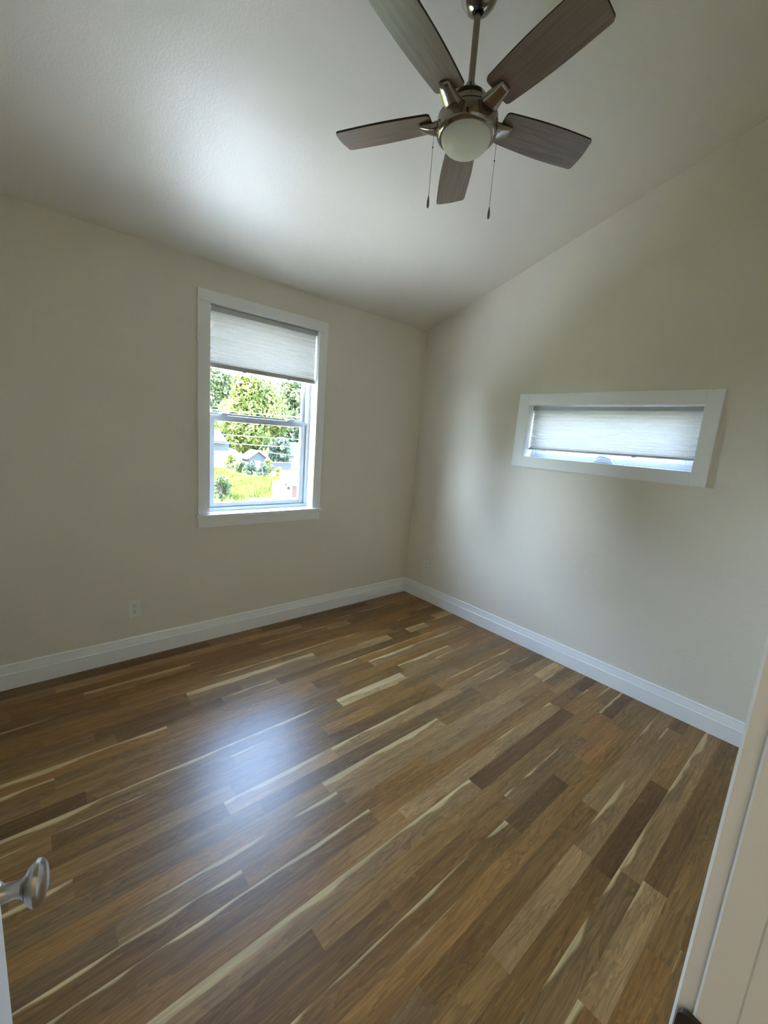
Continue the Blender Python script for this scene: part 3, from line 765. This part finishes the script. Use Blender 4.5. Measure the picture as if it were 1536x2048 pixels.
for i, (x, y, tp, rd, lb) in enumerate([(46, 118, 12.6, 4.6, 'distant bluish conifer, leftmost of the five on the hill'), (55.5, 116, 14.2, 4.7, 'distant bluish conifer, second from the left on the hill'),
        (65, 113, 15.0, 4.7, 'distant bluish conifer, tallest and central of the five on the hill'), (74.5, 110, 14.4, 4.7, 'distant bluish conifer, fourth from the left on the hill'), (84, 106, 13.2, 4.6, 'distant bluish conifer, rightmost of the five on the hill')]):
    tree('conifer_tree', (x, y), tp, rd, M['lf_blue'], lb, 40 + i, 3400, 1.0, 'distant conifers on the hill', conifer=True, zlow=-3)
for i, (x, y, tp, rd, lb) in enumerate([(-3.5, 26, 9.5, 5.0, 'added unseen leafy tree screening low sky light, nearest the house axis'), (-12, 22, 9.0, 4.6, 'added unseen leafy tree screening low sky light, middle of three'), (-18, 16, 5.8, 4.2, 'added unseen leafy tree screening low sky light, farthest to the side')]):  # unseen trees added to keep low sky light off the far right wall
    tree('broadleaf_tree', (x, y), tp, rd, M['lf_mid'], lb, 90 + i, 4500, .40, 'unseen trees added beside the patio to screen low sky light', zlow=-3)
# bushes
GB = 'green bushes in front of the shed'
for i, (x, y, h, r, mk, lb) in enumerate([(20.0, 48.8, 1.35, .85, 'lf_mid', 'green bush left in the row before the shed'), (20.5, 46.9, 1.55, .85, 'lf_dark', 'dark green bush second in the row before the shed'),
        (21.0, 45.0, 1.5, .85, 'lf_dark', 'dark green bush third in the row before the shed'), (22.3, 46.6, 1.9, .8, 'lf_light', 'taller pale green bush beside the grey fence'),
        (22.9, 44.7, 1.0, .8, 'lf_light', 'low yellow-green bush at the right of the row')]):
    tree('bush', (x, y), G + h, r, M[mk], lb, 60 + i, 800, .16, GB, 'bush', trunk=True, zlow=G + .15, nb=10)
tree('bush', (20.3, 53.0), G + 1.75, .75, M['lf_light'], 'upright green bush in front of the white garage wall', 71, 700, .17, None, 'bush', zlow=G + .2, nb=9)
tree('shrub', (11.0, 30.3), G + 1.85, .72, M['lf_mid'], 'leafy shrub in the grass beside the parked car', 77, 1300, .10, None, 'shrub', zlow=G + .25, nb=14)

# garage on the left
g = empty('garage', (18.4, 56.5, G), 'white garage with sage upper wall and grey roof, left in the view', 'building')
m_ = MB(); m_.box((11.5, 54.7, G), (21.75, 60, -1.89)); m_.build('wall', M['whitewall'], g)
m_ = MB(); m_.box((11.5, 54.9, -1.89), (20.9, 60, -.66)); m_.build('upper_wall', M['sage'], g)
m_ = MB(); m_.prism([(11.2, 54.3, -.66), (11.2, 60.4, -.66), (11.2, 57.4, .75)], (9.3, 0, 0)); rf = m_.build('roof', M['greyroof'], g)
m_ = MB(); m_.box((11.2, 54.2, -.74), (20.5, 54.3, -.58)); m_.build('fascia', M['brown'], rf)
# picket fence
pf = empty('picket_fence', (22.5, 54.4, G), 'short pale picket fence between the garage and the shed', 'fence')
m_ = MB()
for i in range(9): m_.box((21.85 + i * .16, 54.40, G), (21.94 + i * .16, 54.43, G + .95))
m_.build('pickets', M['whitewall'], pf)
m_ = MB()
for z in (.25, .7): m_.box((21.8, 54.43, G + z), (23.3, 54.47, G + z + .08))
m_.build('rails', M['whitewall'], pf)
# shed
s_ = empty('shed', (23.4, 53, G), 'small gabled garden shed with pale roof edge behind the bushes', 'building')
m_ = MB(); m_.prism([(22.3, 51.9, G), (24.7, 51.9, G), (24.7, 51.9, -2.45), (23.5, 51.9, -1.65), (22.3, 51.9, -2.45)], (0, 2.1, 0)); m_.build('wall', M['greywall'], s_)
m_ = MB(); m_.prism([(22.0, 51.6, -2.62), (23.5, 51.6, -1.60), (25.0, 51.6, -2.62), (25.0, 51.6, -2.5), (23.5, 51.6, -1.47), (22.0, 51.6, -2.5)], (0, 2.6, 0)); m_.build('roof', M['whitewall'], s_)
m_ = MB(); m_.box((23.1, 51.85, G), (23.9, 51.9, G + 1.2)); m_.build('shed_door', M['whitewall'], s_)
# grey board fence
bf = empty('board_fence', (25.7, 51, G), 'grey board fence right of the shed', 'fence')
m_ = MB()
for i in range(20): m_.box((23.9 + i * .195, 51.0, G), (24.08 + i * .195, 51.03, G + 1.15))
m_.build('boards', M['greywall'], bf)
m_ = MB(); m_.box((23.9, 50.96, G + 1.1), (27.8, 51.05, G + 1.17)); m_.build('cap_rail', M['whitewall'], bf)
# house at right
h = empty('house', (33.5, 58, G), 'pale house with grey roof at the far right of the view', 'building')
m_ = MB(); m_.box((31.1, 56.2, G), (38, 62, -2.2)); hw = m_.build('wall', M['whitewall'], h)
m_ = MB(); m_.prism([(30.6, 55.8, -2.2), (30.6, 62.4, -2.2), (30.6, 59.1, -.4)], (8, 0, 0)); m_.build('roof', M['greyroof'], h)
m_ = MB(); ring(m_, 31.6, 32.5, -3.5, -2.45, .07, .07, .07, .07, 56.12, 56.2); m_.box((31.6, 56.13, -3.0), (32.5, 56.17, -2.94)); fr = m_.build('window', M['whitewall'], h)
m_ = MB(); m_.box((31.65, 56.16, -3.45), (32.45, 56.19, -2.5)); m_.build('pane', M['darkglass'], fr)
# outbuilding close at the right
b_ = empty('outbuilding', (10.95, 21.2, G), 'pale flat-roofed outbuilding with brown fascia and a red shutter', 'building')
b_.rotation_euler.z = math.radians(-27)
m_ = MB(); m_.box((11.25, 21.7, G), (16.5, 26.5, -1.38)); m_.build('wall', M['whitewall'], b_)
m_ = MB(); m_.box((10.95, 21.2, -1.38), (16.8, 27.0, -1.27)); rf = m_.build('roof', M['paleroof'], b_)
m_ = MB(); m_.box((10.93, 21.16, -1.46), (16.8, 21.2, -1.33)); m_.box((10.91, 21.16, -1.46), (10.95, 27.0, -1.33)); m_.build('fascia', M['brown'], rf)
for x, mk in ((11.22, 'brown'), (11.55, 'red')):
    m_ = MB(); m_.box((x, 21.22, G), (x + .06, 21.28, -1.38)); m_.build('post', M[mk], b_)
m_ = MB(); m_.box((11.60, 21.62, -2.3), (12.3, 21.7, -1.65)); m_.build('shutter', M['red'], b_)
m_ = MB(); m_.smooth = True; m_.lathe([(.06, 0), (.08, .04), (.05, .14), (0, .16)], 12, lambda p: Vector((11.42, 21.62, -1.85)) + p); m_.build('wall_lamp', M['greywall'], b_)
m_ = MB(); m_.box((10.53, 21.72, G), (11.24, 21.87, -1.42)); gw = m_.build('garden_wall', M['whitewall'], origin=(10.95, 21.2, G)); gw.rotation_euler.z = math.radians(-27)
tag(gw, 'white garden wall joining the outbuilding on its left', 'wall')
# blue canopy
cn_ = empty('canopy_tent', (18.9, 35.3, G), 'bright blue canopy standing behind the outbuilding roof', 'canopy')
m_ = MB(); m_.smooth = True; m_.lathe([(.62, -.02), (.62, .06), (.50, .17), (.28, .26), (0, .30)], 20, lambda p: Vector((18.9, 35.3, -2.62)) + p); m_.build('canopy_cloth', M['blue'], cn_)
for sx, sy in ((-1, -1), (1, -1), (1, 1), (-1, 1)):
    m_ = MB(); m_.box((18.9 + sx * .40 - .02, 35.3 + sy * .40 - .02, G), (18.9 + sx * .40 + .02, 35.3 + sy * .40 + .02, -2.6)); m_.build('leg', M['whitewall'], cn_)
# parked car
cr_ = empty('car', (9.4, 32.6, G), 'silver car parked at the left edge of the field', 'car')
prof = [(7.2, .35), (7.15, .75), (7.35, .92), (8.3, 1.0), (8.85, 1.42), (10.3, 1.47), (10.95, 1.05), (11.4, .98), (11.5, .7), (11.48, .35)]
m_ = MB(); m_.prism([(x, 31.8, G + z) for x, z in prof], (0, 1.7, 0)); m_.build('body', M['carbody'], cr_, bevel=.05)
m_ = MB(); m_.prism([(x, 31.785, G + z) for x, z in ((8.55, 1.05), (8.95, 1.36), (10.2, 1.40), (10.7, 1.05))], (0, .01, 0)); m_.prism([(11.0, 31.95, G + 1.06), (10.42, 31.95, G + 1.43), (10.42, 33.35, G + 1.43), (11.0, 33.35, G + 1.06)], (.03, 0, .03)); m_.build('car_window', M['darkglass'], cr_)
m_ = MB(); m_.box((11.3, 31.78, G + .72), (11.51, 32.1, G + .88)); m_.build('tail_light', M['carred'], cr_)
for x in (8.0, 10.7):
    for y in (31.78, 33.32):
        m_ = MB(); m_.smooth = True
        m_.lathe([(.0, -.1), (.28, -.1), (.31, -.06), (.31, .06), (.28, .1), (0, .1)], 24, lambda p: Vector((x + p.x, y + .1 + p.z, G + .31 + p.y))); m_.build('wheel', M['tyre'], cr_)
# overhead cables
GW = 'utility cables crossing the view'
for a, b, sag, rad, lb in [((2.0, 26.8, 2.36), (18.0, 19.6, 2.30), .10, .022, 'upper utility cable crossing just above the sash rail'),
                      ((2.0, 26.8, 1.02), (18.0, 19.6, 1.10), .12, .016, 'utility cable crossing the lower pane near its top'),
                      ((2.0, 26.8, .50), (18.0, 19.6, .55), .05, .020, 'thick utility cable crossing the middle of the lower pane'),
                      ((23.5, 51.6, -1.48), (18.0, 19.6, -.25), .12, .020, 'thin cable sagging from the shed roof to the right pole')]:
    a, b = Vector(a), Vector(b)
    m_ = MB(); m_.smooth = True
    m_.tube([a.lerp(b, t / 24) - Vector((0, 0, sag * 4 * (t / 24) * (1 - t / 24))) for t in range(25)], rad, 6)
    tag(m_.build('utility_cable', M['wire'], origin=tuple(a.lerp(b, .5))), lb, 'cable', GW)

for x, y, lb in ((2.0, 26.8, 'wooden utility pole carrying the left ends of the cables'), (18.0, 19.6, 'wooden utility pole carrying the right ends of the cables')):
    up = empty('utility_pole', (x, y, G), lb, 'pole', 'utility poles beside the field')
    m_ = MB(); m_.smooth = True; m_.tube([(x, y, G), (x, y, 3.4)], [.15, .10], 12); m_.build('pole', M['bark'], up)
    m_ = MB(); m_.box((x - .9, y - .06, 2.95), (x + .9, y + .06, 3.07)); m_.build('crossarm', M['bark'], up)

# tidy helper properties
for o in bpy.data.objects:
    if '_w' in o: del o['_w']
